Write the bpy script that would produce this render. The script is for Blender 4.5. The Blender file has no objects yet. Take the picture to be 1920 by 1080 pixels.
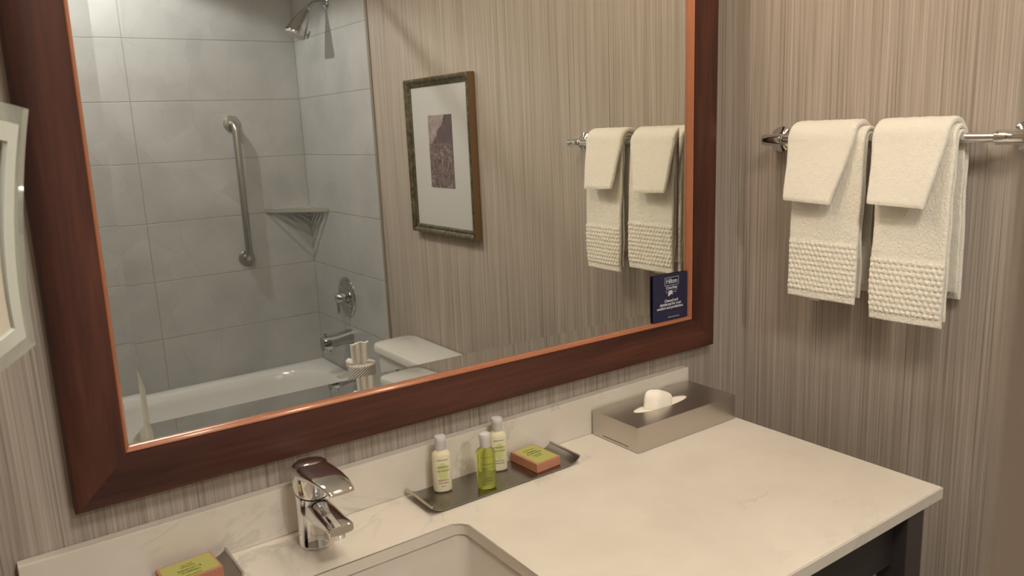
import bpy, bmesh, math, random
from mathutils import Vector, Matrix, noise
random.seed(4)
PI = math.pi
SC = bpy.context.scene
COL = SC.collection

# ------------------------------------------------------------------ camera, light, exposure
CT = 0.86            # height of the worktop
XR = 1.462           # right wall
YB = -2.77           # tiled back wall of the tub
H = 2.44             # ceiling
cam = bpy.data.cameras.new('camera')
cam_o = bpy.data.objects.new('camera', cam); COL.objects.link(cam_o)
cam_o.location = (-0.02736, -1.17893, 1.48088)
cam_o.rotation_euler = (1.368125, 0.042886, -0.615659)
cam.sensor_width = 36; cam.lens = 36 * 1477.06 / 1920
cam.clip_start = 0.01
cam.dof.use_dof = True; cam.dof.focus_distance = 1.75; cam.dof.aperture_fstop = 9.0
SC.camera = cam_o
w = bpy.data.worlds.new('world'); SC.world = w; w.use_nodes = True
w.node_tree.nodes['Background'].inputs[0].default_value = (1, .9, .8, 1)
w.node_tree.nodes['Background'].inputs[1].default_value = 0.02
SC.view_settings.view_transform = 'Standard'; SC.view_settings.look = 'None'
SC.view_settings.gamma = 1.0; SC.view_settings.use_curve_mapping = False
SC.view_settings.exposure = -0.32

def light(name, kind, loc, energy, color, **k):
    l = bpy.data.lights.new(name, kind); l.energy = energy; l.color = color
    for a, b in k.items(): setattr(l, a, b)
    o = bpy.data.objects.new(name, l); COL.objects.link(o); o.location = loc
    return o
VAN = [(0.42, -0.15, 2.09), (0.70, -0.15, 2.09), (0.98, -0.15, 2.09)]
for p in VAN:
    light('vanity_bulb', 'POINT', p, 4.7, (1.0, 0.86, 0.68), shadow_soft_size=0.035)
light('tub_downlight_bulb', 'SPOT', (0.50, -2.32, 2.40), 40, (1.0, 0.99, 0.97),
      shadow_soft_size=0.018, spot_size=math.radians(142), spot_blend=0.18)
_c = light('room_fill_light', 'AREA', (0.45, -1.25, 2.40), 20, (1.0, 0.92, 0.82), shape='DISK', size=0.45)  # unseen fill lamp, added to brighten and flatten the room light

# ------------------------------------------------------------------ materials
def mat(name, color=(.5, .5, .5), rough=.5, metal=0.0, spec=.5, **k):
    m = bpy.data.materials.new(name); m.use_nodes = True
    b = m.node_tree.nodes['Principled BSDF']
    b.inputs['Base Color'].default_value = (*color, 1)
    b.inputs['Roughness'].default_value = rough
    b.inputs['Metallic'].default_value = metal
    b.inputs['Specular IOR Level'].default_value = spec
    for a, v in k.items(): b.inputs[a.replace('_', ' ')].default_value = v
    return m
class N:
    """small node helper"""
    def __init__(s, m): s.m = m; s.t = m.node_tree; s.b = s.t.nodes['Principled BSDF']
    def n(s, kind, **k):
        x = s.t.nodes.new(kind)
        for a, v in k.items(): setattr(x, a, v)
        return x
    def l(s, a, b): s.t.links.new(a, b)
    def val(s, x, sock):
        if isinstance(x, (int, float)): sock.default_value = x
        else: s.l(x, sock)
    def math(s, op, a, b=0.0, c=0.0, clamp=False):
        x = s.n('ShaderNodeMath', operation=op, use_clamp=clamp)
        s.val(a, x.inputs[0]); s.val(b, x.inputs[1]); s.val(c, x.inputs[2]); return x.outputs[0]
    def obj(s): return s.n('ShaderNodeTexCoord').outputs['Object']
    def pos(s): return s.n('ShaderNodeNewGeometry').outputs['Position']
    def mapping(s, v, scale=(1, 1, 1), loc=(0, 0, 0), rot=(0, 0, 0)):
        x = s.n('ShaderNodeMapping'); s.l(v, x.inputs['Vector'])
        x.inputs['Scale'].default_value = scale; x.inputs['Location'].default_value = loc
        x.inputs['Rotation'].default_value = rot; return x.outputs[0]
    def noise(s, v, scale, detail=3, rough=.5, dist=0.0):
        x = s.n('ShaderNodeTexNoise'); s.l(v, x.inputs['Vector'])
        x.inputs['Scale'].default_value = scale; x.inputs['Detail'].default_value = detail
        x.inputs['Roughness'].default_value = rough; x.inputs['Distortion'].default_value = dist
        return x.outputs['Fac']
    def ramp(s, f, stops):
        x = s.n('ShaderNodeValToRGB'); s.l(f, x.inputs[0]); e = x.color_ramp.elements
        while len(e) < len(stops): e.new(.5)
        for i, (p, c) in enumerate(stops): e[i].position = p; e[i].color = (*c, 1)
        return x.outputs[0]
    def sep(s, v): x = s.n('ShaderNodeSeparateXYZ'); s.l(v, x.inputs[0]); return x.outputs
    def bump(s, h, strength, dist, normal=None):
        x = s.n('ShaderNodeBump'); s.l(h, x.inputs['Height'])
        x.inputs['Strength'].default_value = strength; x.inputs['Distance'].default_value = dist
        if normal is not None: s.l(normal, x.inputs['Normal'])
        return x.outputs[0]
    def mix(s, f, a, b):
        x = s.n('ShaderNodeMix', data_type='RGBA')
        s.val(f, x.inputs[0])
        for v, k in ((a, 6), (b, 7)):
            if isinstance(v, tuple): x.inputs[k].default_value = (*v, 1)
            else: s.l(v, x.inputs[k])
        return x.outputs[2]
    def color(s, c): s.l(c, s.b.inputs['Base Color'])
    def normal(s, c): s.l(c, s.b.inputs['Normal'])

def wallpaper():
    m = mat('striped_wallpaper', (.4, .33, .27), .62, spec=.35); t = N(m)
    p = t.sep(t.pos())
    c = t.n('ShaderNodeCombineXYZ')
    t.l(t.math('ADD', p[0], p[1]), c.inputs[0])
    t.l(t.math('MULTIPLY', p[2], .006), c.inputs[2]); c.inputs[1].default_value = .37
    a = t.noise(c.outputs[0], 290, 2, .7)
    b = t.noise(c.outputs[0], 55, 2, .6)
    d = t.noise(c.outputs[0], 700, 1, .5)
    h = t.math('ADD', t.math('MULTIPLY', a, .64), t.math('ADD', t.math('MULTIPLY', b, .13), t.math('MULTIPLY', d, .23)))
    t.color(t.ramp(h, [(.35, (.24, .198, .16)), (.45, (.350, .296, .243)), (.54, (.415, .356, .300)), (.66, (.51, .445, .385))]))
    t.normal(t.bump(h, .5, .0012)); return m
def tile_mat(name, axis, off, w_, z0=.012, pitch=.2745):
    m = mat(name, (.5, .47, .42), .36, spec=.42); t = N(m)
    P = t.pos(); p = t.sep(P); u = p[axis]
    def line(x, o, per, wd):
        f = t.math('FRACT', t.math('DIVIDE', t.math('SUBTRACT', x, o - 50 * per), per))
        d = t.math('MULTIPLY', t.math('MINIMUM', f, t.math('SUBTRACT', 1.0, f)), per)
        return t.math('SUBTRACT', 1.0, t.math('DIVIDE', t.math('SUBTRACT', d, wd * .35), wd * .65, clamp=True), clamp=True)
    g = t.math('MAXIMUM', line(p[2], z0, pitch, .0028), line(u, off, w_, .0028))
    vor = t.n('ShaderNodeTexVoronoi', feature='F1'); vor.inputs['Scale'].default_value = 6.2
    vor.inputs['Randomness'].default_value = .75
    t.l(P, vor.inputs['Vector'])
    rc = t.n('ShaderNodeVectorMath', operation='SUBTRACT'); t.l(vor.outputs['Color'], rc.inputs[0]); rc.inputs[1].default_value = (.5, .5, .5)
    sp = t.n('ShaderNodeVectorMath', operation='SCALE'); t.l(P, sp.inputs[0]); sp.inputs['Scale'].default_value = 6.2
    df = t.n('ShaderNodeVectorMath', operation='SUBTRACT'); t.l(sp.outputs[0], df.inputs[0])
    vp = t.n('ShaderNodeVectorMath', operation='SCALE'); t.l(vor.outputs['Position'], vp.inputs[0]); vp.inputs['Scale'].default_value = 6.2
    df2 = t.n('ShaderNodeVectorMath', operation='SUBTRACT'); t.l(P, df2.inputs[0]); t.l(vor.outputs['Position'], df2.inputs[1])
    dt = t.n('ShaderNodeVectorMath', operation='DOT_PRODUCT'); t.l(rc.outputs[0], dt.inputs[0]); t.l(df2.outputs[0], dt.inputs[1])
    facet = t.bump(dt.outputs['Value'], 1.0, .075)
    n1 = t.noise(P, 5, 4, .55)
    base = t.ramp(n1, [(.3, (.385, .382, .368)), (.5, (.425, .422, .408)), (.7, (.455, .452, .438))])
    t.color(t.mix(g, base, (.36, .335, .29)))
    inv = t.math('SUBTRACT', 1.0, g)
    t.normal(t.bump(inv, .8, .0015, facet))
    t.l(t.math('ADD', t.math('MULTIPLY', g, .4), .34), t.b.inputs['Roughness'])
    return m
def quartz():
    m = mat('quartz', (.80, .74, .66), .22, spec=.45); t = N(m); P = t.pos()
    wv = t.noise(P, 2.6, 6, .62, 1.4)
    v = t.math('ABSOLUTE', t.math('SUBTRACT', wv, .5))
    v = t.math('SUBTRACT', 1.0, t.math('DIVIDE', v, .022, clamp=True), clamp=True)
    msk = t.ramp(t.noise(P, 3.1, 2, .5), [(.50, (0, 0, 0)), (.68, (1, 1, 1))])
    f = t.math('MULTIPLY', v, msk)
    cl = t.noise(P, 7, 4, .6)
    base = t.ramp(cl, [(.35, (.68, .622, .535)), (.65, (.73, .672, .585))])
    t.color(t.mix(t.math('MULTIPLY', f, .7), base, (.42, .39, .36))); return m
def wood(name, axis):
    m = mat(name, (.1, .04, .02), .48, spec=.32); t = N(m)
    sc = [16, 16, 16]; sc[axis] = 1.3
    v = t.mapping(t.obj(), tuple(sc)); a = t.noise(v, 1.0, 4, .6, .6)
    sc2 = [150, 150, 150]; sc2[axis] = 5
    b = t.noise(t.mapping(t.obj(), tuple(sc2)), 1.0, 2, .6)
    h = t.math('ADD', t.math('MULTIPLY', a, .8), t.math('MULTIPLY', b, .2))
    t.color(t.ramp(h, [(.32, (.020, .008, .006)), (.5, (.066, .022, .014)), (.68, (.12, .040, .024))]))
    return m
def towel_mat():
    m = mat('terry_cloth', (.84, .79, .68), .95, spec=.1, Sheen_Weight=.35, Sheen_Roughness=.6); t = N(m)
    P = t.obj(); a = t.noise(P, 520, 2, .6); b = t.noise(P, 90, 3, .6)
    t.normal(t.bump(t.math('ADD', a, t.math('MULTIPLY', b, .8)), .75, .0022)); return m
def brushed(name, c, r, axis, metal=1.0):
    m = mat(name, c, r, metal); t = N(m); sc = [400, 400, 400]; sc[axis] = 6
    a = t.noise(t.mapping(t.obj(), tuple(sc)), 1, 2, .5)
    t.l(t.math('ADD', t.math('MULTIPLY', a, .06), r - .03), t.b.inputs['Roughness']); return m

M = dict(
    fitting=mat('chrome_dark_reflection', (.56, .56, .56), .10, 1),  # chrome with dark reflections put into its base colour
    paper=wallpaper(), tile_back=tile_mat('relief_tile_back', 0, XR - .79, .79), tile_right=tile_mat('relief_tile_right', 1, YB, 5.0),
    quartz=quartz(), wood_v=wood('cherry_wood_vertical', 2), wood_h=wood('cherry_wood_horizontal', 0),
    bead=mat('cherry_bead', (.34, .125, .06), .26, Coat_Weight=.3),
    towel=towel_mat(), chrome=mat('chrome', (.82, .82, .82), .05, 1), steel=brushed('brushed_steel', (.50, .49, .46), .3, 2), shelf=mat('satin_aluminium', (.66, .65, .61), .38, .8),
    box_steel=brushed('box_steel', (.60, .565, .52), .36, 0), tray=brushed('tray_steel', (.33, .31, .285), .24, 0),
    mirror=mat('mirror_silver', (.80, .81, .77), 0.0, 1), ceramic=mat('glazed_ceramic', (.66, .64, .60), .12, spec=.5),
    sinkc=mat('sink_ceramic', (.60, .545, .48), .15), tub=mat('tub_enamel', (.68, .665, .64), .13), darkwood=mat('espresso_laminate', (.030, .026, .025), .4),
    legwood=mat('espresso_leg', (.050, .040, .037), .38), ceiling=mat('ceiling_paint', (.78, .74, .68), .9), paint=mat('door_paint', (.80, .75, .68), .6),
    black=mat('black_rubber', (.01, .01, .01), .5), paperw=mat('tissue_paper', (.90, .84, .73), .95, spec=.1),
    roll=mat('toilet_paper', (.80, .76, .69), .95, spec=.1), trim=mat('aluminium_trim', (.55, .52, .46), .4, .6), grout=mat('caulk', (.25, .21, .17), .7),
    cap=mat('frosted_cap', (.72, .69, .68), .3, Transmission_Weight=.2), lotion=mat('cream_lotion_plastic', (.72, .66, .46), .3),
    gel=mat('green_gel_plastic', (.72, .78, .18), .08, Transmission_Weight=.85, IOR=1.35),
    print_dark=mat('dark_print', (.09, .085, .05), .6), print_red=mat('red_print', (.25, .07, .07), .6), green_spot=mat('pale_green_print', (.58, .60, .24), .5),
    soap=mat('terracotta_card', (.46, .20, .12), .55), soap_label=mat('lime_label', (.42, .42, .12), .5), olive=mat('olive_print', (.20, .22, .05), .6),
    navy=mat('navy_card', (.022, .022, .060), .35), white_ink=mat('white_ink', (.62, .62, .64), .5), blue_ink=mat('faint_blue_ink', (.06, .065, .12), .5),
    frost=mat('frosted_band', (.66, .68, .60), .6), acrylic=mat('clear_acrylic', (.80, .84, .76), .08, Transmission_Weight=.75, IOR=1.2),
    mat_board=mat('white_mat_board', (.48, .47, .45), .85), giltside=mat('gilt_wood_side', (.24, .145, .07), .45), curtain=mat('curtain_cloth', (.80, .77, .68), .85),
    shade=mat('lamp_shade_glass', (.9, .86, .8), .4), floor=None,
)
b_ = M['shade'].node_tree.nodes['Principled BSDF']; b_.inputs['Emission Color'].default_value = (1, .85, .65, 1); b_.inputs['Emission Strength'].default_value = 1.5
def floor_mat():
    m = mat('floor_tile', (.36, .31, .26), .4); t = N(m); P = t.pos(); p = t.sep(P)
    f = [t.math('FRACT', t.math('DIVIDE', t.math('ADD', p[i], 10), .305)) for i in (0, 1)]
    g = t.math('LESS_THAN', t.math('MINIMUM', f[0], f[1]), .012)
    t.color(t.mix(g, t.ramp(t.noise(P, 6, 4), [(.3, (.20, .17, .14)), (.7, (.28, .24, .20))]), (.22, .19, .16))); return m
M['floor'] = floor_mat()
def gilt():
    m = mat('aged_gilt_moulding', (.12, .10, .05), .45, .35); t = N(m)
    t.color(t.ramp(t.noise(t.obj(), 60, 3), [(.3, (.055, .048, .026)), (.6, (.14, .12, .07)), (.8, (.24, .20, .12))])); return m
M['gilt'] = gilt()
def roll_emboss():
    m = mat('embossed_toilet_paper', (.78, .74, .67), .95, spec=.1); t = N(m)
    p = t.sep(t.obj()); ang = t.math('ARCTAN2', p[1], p[0])
    s = t.math('SINE', t.math('ADD', t.math('MULTIPLY', ang, 26), t.math('MULTIPLY', p[2], 620)))
    t.color(t.ramp(s, [(.0, (.55, .51, .45)), (.6, (.80, .76, .69))]))
    t.normal(t.bump(s, .7, .002)); return m
M['roll_wrap'] = roll_emboss()
def photo_print():
    m = mat('landscape_print', (.2, .15, .13), .6); t = N(m)
    P = t.obj(); p = t.sep(P)            # local x = across, z = up (metres from centre)
    n_ = t.noise(P, 28, 5, .65)
    edge = t.math('ADD', t.math('MULTIPLY', p[1], .9), t.math('MULTIPLY', t.math('SUBTRACT', n_, .5), .09))
    hill = t.math('LESS_THAN', p[2], t.math('ADD', edge, .085))
    above = t.math('GREATER_THAN', p[2], .03)
    sky = t.ramp(n_, [(.35, (.22, .175, .165)), (.65, (.36, .30, .275))])
    tree = t.ramp(t.noise(t.mapping(P, (90, 90, 26)), 1, 4, .6), [(.3, (.065, .045, .048)), (.7, (.14, .10, .10))])
    rocks = t.ramp(t.noise(P, 55, 5, .65, 1.0), [(.36, (.075, .05, .05)), (.52, (.16, .115, .108)), (.68, (.33, .26, .235))])
    up = t.mix(hill, sky, tree)
    t.color(t.mix(above, rocks, up)); return m
M['print'] = photo_print()

# ------------------------------------------------------------------ mesh helpers
def obj(name, bm, m, parent=None, smooth=False, loc=None):
    me = bpy.data.meshes.new(name); bmesh.ops.recalc_face_normals(bm, faces=bm.faces[:])
    bm.to_mesh(me); bm.free()
    me.materials.append(m)
    if smooth:
        for p in me.polygons: p.use_smooth = True
        if smooth != 'all': me.set_sharp_from_angle(angle=math.radians(38))
    o = bpy.data.objects.new(name, me); COL.objects.link(o)
    if parent: o.parent = parent
    if loc: o.location = loc
    return o
def thing(name, label, cat, loc=(0, 0, 0), rot=(0, 0, 0), group=None):
    o = bpy.data.objects.new(name, None); COL.objects.link(o); o.empty_display_size = .02
    o.location = loc; o.rotation_euler = rot; tag(o, label, cat, group); return o
def tag(o, label, cat, group=None):
    o['label'] = label; o['category'] = cat
    if group: o['group'] = group
    return o
def struct(name, bm, m, parent=None):
    o = obj(name, bm, m, parent)
    if not parent: o['kind'] = 'structure'
    return o
def B(): return bmesh.new()
def box(bm, x0, x1, y0, y1, z0, z1, bev=0, seg=2):
    r = bmesh.ops.create_cube(bm, size=1)
    vs = r['verts']
    for v in vs:
        v.co = Vector((x0 + (v.co.x + .5) * (x1 - x0), y0 + (v.co.y + .5) * (y1 - y0), z0 + (v.co.z + .5) * (z1 - z0)))
    if bev:
        es = list({e for v in vs for e in v.link_edges})
        bmesh.ops.bevel(bm, geom=es, offset=bev, segments=seg, affect='EDGES', profile=.5)
    return bm
def loft(bm, rings, cap0=True, cap1=True, closed=True):
    vs = [[bm.verts.new(p) for p in r] for r in rings]; n = len(rings[0])
    for a, b in zip(vs[:-1], vs[1:]):
        for i in range(n if closed else n - 1):
            j = (i + 1) % n; bm.faces.new((a[i], a[j], b[j], b[i]))
    if cap0: bm.faces.new(vs[0][::-1])
    if cap1: bm.faces.new(vs[-1])
    return bm
def circ(c, u, v, r, n=24, r2=None):
    r2 = r if r2 is None else r2
    return [Vector(c) + Vector(u) * (r * math.cos(2 * PI * i / n)) + Vector(v) * (r2 * math.sin(2 * PI * i / n)) for i in range(n)]
def frame_of(d):
    d = Vector(d).normalized(); a = Vector((0, 0, 1)) if abs(d.z) < .9 else Vector((1, 0, 0))
    u = d.cross(a).normalized(); return u, d.cross(u)
def lathe(bm, origin, axis, prof, n=32, cap0=True, cap1=True):
    u, v = frame_of(axis); d = Vector(axis).normalized()
    return loft(bm, [circ(Vector(origin) + d * t, u, v, max(r, 1e-5), n) for r, t in prof], cap0, cap1)
def tube(bm, pts, r, n=16):
    pts = [Vector(p) for p in pts]; rings = []
    d0 = (pts[1] - pts[0]).normalized(); u, v = frame_of(d0)
    for i, p in enumerate(pts):
        d = (pts[min(i + 1, len(pts) - 1)] - pts[max(i - 1, 0)]).normalized()
        u = (u - d * u.dot(d)).normalized(); v = d.cross(u)
        rr = r[i] if isinstance(r, (list, tuple)) else r
        rings.append(circ(p, u, v, rr, n))
    return loft(bm, rings)
def arc(c, a0, a1, r, n, u, v): return [Vector(c) + Vector(u) * (r * math.cos(a0 + (a1 - a0) * i / n)) + Vector(v) * (r * math.sin(a0 + (a1 - a0) * i / n)) for i in range(n + 1)]
def rrect(x0, x1, y0, y1, z, r, n=6):
    out = []
    for cx, cy, a in ((x1 - r, y1 - r, 0), (x0 + r, y1 - r, PI / 2), (x0 + r, y0 + r, PI), (x1 - r, y0 + r, 1.5 * PI)):
        out += [Vector((cx + r * math.cos(a + PI / 2 * i / n), cy + r * math.sin(a + PI / 2 * i / n), z)) for i in range(n + 1)]
    return out
def slab_with_hole(bm, outer, inner, z0, z1):
    """outer: list of xy, inner: list of xy, filled between by triangulation"""
    def ring(pts, z):
        vs = [bm.verts.new((p[0], p[1], z)) for p in pts]
        return vs, [bm.edges.new((vs[i], vs[(i + 1) % len(vs)])) for i in range(len(vs))]
    sides = []
    for z in (z1, z0):
        a, ea = ring(outer, z); b, eb = ring(inner, z)
        bmesh.ops.triangle_fill(bm, edges=ea + eb, use_beauty=True); sides.append((a, b))
    for k in (0, 1):
        a, b = sides[0][k], sides[1][k]
        for i in range(len(a)):
            j = (i + 1) % len(a); bm.faces.new((a[i], a[j], b[j], b[i]))
    return bm
def text_bm(s, size, align='CENTER', bold=0.0, spacing=1.0, extrude=0.0002):
    cu = bpy.data.curves.new('t', 'FONT'); cu.body = s; cu.size = size; cu.align_x = align; cu.align_y = 'CENTER'
    cu.offset = bold; cu.space_character = spacing; cu.extrude = extrude; cu.resolution_u = 3
    o = bpy.data.objects.new('t', cu); COL.objects.link(o)
    dg = bpy.context.evaluated_depsgraph_get(); me = bpy.data.meshes.new_from_object(o.evaluated_get(dg))
    bm = B(); bm.from_mesh(me)
    bpy.data.objects.remove(o); bpy.data.curves.remove(cu); bpy.data.meshes.remove(me); return bm
def merge(dst, src, f):
    m = {v: dst.verts.new(f(v.co)) for v in src.verts}
    for fa in src.faces:
        try: dst.faces.new([m[v] for v in fa.verts])
        except ValueError: pass
    src.free(); return dst

# ------------------------------------------------------------------ room shell
struct('floor', box(B(), -.45, 1.60, -2.95, .10, -.06, 0), M['floor'])
struct('ceiling', box(B(), -.45, 1.60, -2.95, .10, H, H + .06), M['ceiling'])
struct('wall_back', box(B(), -.45, 1.60, 0, .10, 0, H), M['paper'])
struct('wall_right', box(B(), XR, 1.60, -2.95, 0, 0, H), M['paper'])
struct('wall_left', box(B(), -.45, -.30, -2.95, 0, 0, H), M['paper'])
struct('wall_tub_end', box(B(), -.30, -.07, -2.95, -1.97, 0, H), M['paper'])
struct('wall_front', box(B(), -.07, XR, -2.95, YB - .01, 0, H), M['paper'])
struct('wall_shower_back', box(B(), -.07, XR - .01, YB - .01, YB, .30, H), M['tile_back'])
struct('wall_shower_right', box(B(), XR - .010, XR, YB, -1.950, .30, H, .002), M['tile_right'])
struct('trim_1', box(B(), XR - .006, XR, -1.9495, -1.938, .30, H), M['grout'])
struct('wall_entry', box(B(), .06, .20, -1.50, -1.143, 0, H), M['paint'])
struct('baseboard_right', box(B(), XR - .012, XR, -1.92, 0, 0, .10, .003), M['legwood'])

# ------------------------------------------------------------------ worktop, backsplash, vanity, basin
XL, XC, YF = -.0345, 1.2452, -.5825
bm = B(); outer = [(XL, YF), (XC, YF), (XC, -.002), (XL, -.002)]
SX0, SX1, SY0, SY1 = .135, .562, -.475, -.160
inner = [(v.x, v.y) for v in rrect(SX0, SX1, SY0, SY1, 0, .018, 8)]
slab_with_hole(bm, outer, inner, CT - .020, CT)
es = [e for e in bm.edges if all(abs(v.co.z - CT) < 1e-5 for v in e.verts) and len(e.link_faces) == 2 and abs(e.calc_face_angle(0)) > 1]
bmesh.ops.bevel(bm, geom=es, offset=.0015, segments=2, affect='EDGES')
tag(obj('worktop', bm, M['quartz'], smooth=True), 'cream quartz vanity worktop with faint grey veins', 'countertop')
tag(obj('backsplash', box(B(), XL, XC, -.0202, -.001, CT + .0002, CT + .08, .0012), M['quartz']), 'low cream quartz backsplash strip standing along the wall behind the faucet', 'backsplash')

t = thing('vanity_stand', 'dark espresso open vanity stand carrying the quartz worktop', 'vanity', (0, 0, 0))
for x in (1.147, -.025):
    for y in (-.578, -.075):
        obj('leg', box(B(), x, x + .049, y, y + .049, 0, CT - .0203, .0015), M['legwood'], t)
obj('front_rail', box(B(), .026, 1.145, -.556, -.534, CT - .115, CT - .0203), M['darkwood'], t)
obj('side_rail', box(B(), 1.162, 1.184, -.527, -.078, CT - .115, CT - .0203), M['darkwood'], t)
obj('side_rail', box(B(), -.010, .012, -.527, -.078, CT - .115, CT - .0203), M['darkwood'], t)
obj('shelf', box(B(), .026, 1.145, -.53, -.03, .20, .225), M['darkwood'], t)
obj('back_panel', box(B(), .026, 1.145, -.028, -.006, .225, CT - .0203), M['darkwood'], t)

t = thing('sink', 'rectangular cream undermount sink basin set in the worktop', 'sink', (0, 0, 0))
bm = B(); g = .006
o = .004
loft(bm, [rrect(SX0 - .02, SX1 + .02, SY0 - .02, SY1 + .02, CT - .0204, .045), rrect(SX0 - o, SX1 + o, SY0 - o, SY1 + o, CT - .0204, .020),
          rrect(SX0 - o + .002, SX1 + o - .002, SY0 - o + .002, SY1 + o - .002, CT - .024, .020),
          rrect(SX0 + .012, SX1 - .012, SY0 + .012, SY1 - .012, CT - .10, .030), rrect(SX0 + .022, SX1 - .022, SY0 + .022, SY1 - .022, CT - .128, .045),
          rrect(SX0 + .05, SX1 - .05, SY0 + .05, SY1 - .05, CT - .142, .06), rrect(.325, .375, -.34, -.29, CT - .148, .024)], False, True)
r2 = [rrect(SX0 - .02, SX1 + .02, SY0 - .02, SY1 + .02, CT - .0204, .045), rrect(SX0 - .018, SX1 + .018, SY0 - .018, SY1 + .018, CT - .03, .045), rrect(SX0 + .005, SX1 - .005, SY0 + .005, SY1 - .005, CT - .13, .06),
      rrect(.30, .40, -.37, -.27, CT - .165, .04)]
loft(bm, r2, False, True); bmesh.ops.remove_doubles(bm, verts=bm.verts[:], dist=1e-5)
obj('basin', bm, M['sinkc'], t, 'all')
obj('drain', lathe(B(), (.35, -.315, CT - .149), (0, 0, 1), [(.021, 0), (.021, .003), (.017, .005), (.004, .0055)], 24), M['chrome'], t, True)

# ------------------------------------------------------------------ wall mirror (hung a touch out of level)
MW, MH, FW, FD, G = 1.2811, 0.97, .073, .0279, .0104
mir = thing('wall_mirror', 'large rectangular mirror in a wide reddish brown wooden frame', 'mirror', (.0403, 0, CT + .1305), (0, .0101, 0))
prof = [(0, 0), (0, .022), (.003, .0272), (.009, .0292), (.028, .0296), (.050, .0284), (.064, .0270), (.0695, .0264)]
def rail(k):   # k: 0 bottom 1 right 2 top 3 left
    bm = B(); ring = []
    pr = prof + [(.0695, .004), (.0695, 0)]
    def P(u, d, end):
        c = [(u, u), (MW - u, u), (MW - u, MH - u), (u, MH - u)][(k + end) % 4]
        return Vector((c[0], -d, c[1]))
    return loft(bm, [[P(u, d, 0) for u, d in pr[:-1] + [(.0695, 0)]], [P(u, d, 1) for u, d in pr[:-1] + [(.0695, 0)]]])
def bead(k):
    bm = B(); pr = [(.0695, .0225), (.0703, .0240), (.0718, .0243), (.0732, .0232), (.0742, .0215), (.0755, .0195), (.0765, .0165), (.0765, .0090), (.0695, .0090)]
    def P(u, d, end):
        c = [(u, u), (MW - u, u), (MW - u, MH - u), (u, MH - u)][(k + end) % 4]
        return Vector((c[0], -d, c[1]))
    return loft(bm, [[P(u, d, 0) for u, d in pr], [P(u, d, 1) for u, d in pr]])
for k in range(4):
    r = obj('frame_rail', rail(k), M['wood_v'] if k % 2 else M['wood_h'], mir, True)
    obj('bead', bead(k), M['bead'], r, True)
gi, gb = .0700, .1000
tilt = math.tan(math.radians(2.25)) * (gb - gi)
bm = B(); o4 = [(gi, gi), (MW - gi, gi), (MW - gi, MH - gi), (gi, MH - gi)]; i4 = [(gb, gb), (MW - gb, gb), (MW - gb, MH - gb), (gb, MH - gb)]
i4v = [bm.verts.new((x, -G, z)) for x, z in i4]; bm.faces.new(i4v)
bk = [bm.verts.new((x, -.004, z)) for x, z in o4]; bm.faces.new(bk[::-1])
bb = [bm.verts.new((x, -G + .0002, z)) for x, z in i4]
for i in range(4): bm.faces.new((bb[i], bb[(i + 1) % 4], i4v[(i + 1) % 4], i4v[i])); bm.faces.new((bk[i], bk[(i + 1) % 4], bb[(i + 1) % 4], bb[i]))
obj('glass', bm, M['mirror'], mir)
bm = B()
ov = [bm.verts.new((x, -G - tilt, z)) for x, z in o4]; iv = [bm.verts.new((x, -G - .00001, z)) for x, z in i4]
for i in range(4): bm.faces.new((ov[i], ov[(i + 1) % 4], iv[(i + 1) % 4], iv[i]))
obj('bevelled_edge', bm, M['mirror'], mir)

# blue card tucked into the corner of the mirror
cd = thing('sign_card', 'small navy card with white writing tucked into the lower right mirror corner', 'sign', (1.1935, -.0148, CT + .194), (0, .0101, 0))
CW, CH = .104, .103
obj('card', box(B(), -CW / 2, CW / 2, -.0006, .0006, .0, CH), M['navy'], cd)
bm = B()
def put(s, size, x, z, m_bm, bold=0.0, sp=1.0, align='CENTER'):
    merge(m_bm, text_bm(s, size, align, bold, sp, .0001), lambda c: Vector((x + c.x, -.0009 - c.z, z + c.y)))
put('Hilton', .0145, .003, .0875, bm, .00012, .92)
for (x0, x1, z0, z1) in ((-.018, .024, .0955, .0962), (-.018, .024, .0785, .0792), (-.018, -.0173, .0785, .0962), (.0233, .024, .0785, .0962)):
    box(bm, x0, x1, -.0010, -.0007, z0, z1)
put('CleanStay', .0088, .003, .0735, bm, .00015)
box(bm, -.017, .021, -.0010, -.0007, .0673, .0676)
put('with', .0028, -.012, .0635, bm); put('protection', .0028, .012, .0635, bm)
loft(bm, [[Vector((x, y, z)) for x, z in ((-.008, .0555), (-.007, .0655), (-.001, .0672), (.005, .0665), (.006, .0575), (.002, .0595), (-.004, .0560))] for y in (-.0010, -.0007)])
put('Cleaned and', .0082, .002, .0455, bm, .00025); put('disinfected for your', .0082, .0, .0380, bm, .00025); put('comfort and protection.', .0082, -.001, .0305, bm, .00025)
put('hilton.com/cleanstay', .0042, .010, .0090, bm)
obj('lettering', bm, M['white_ink'], cd)
bm = B()
for z in (.0200, .0175, .0150, .0125): put('Our commitment to clean rooms and surfaces', .0026, .010, z, bm)
obj('small_print', bm, M['blue_ink'], cd)

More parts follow.
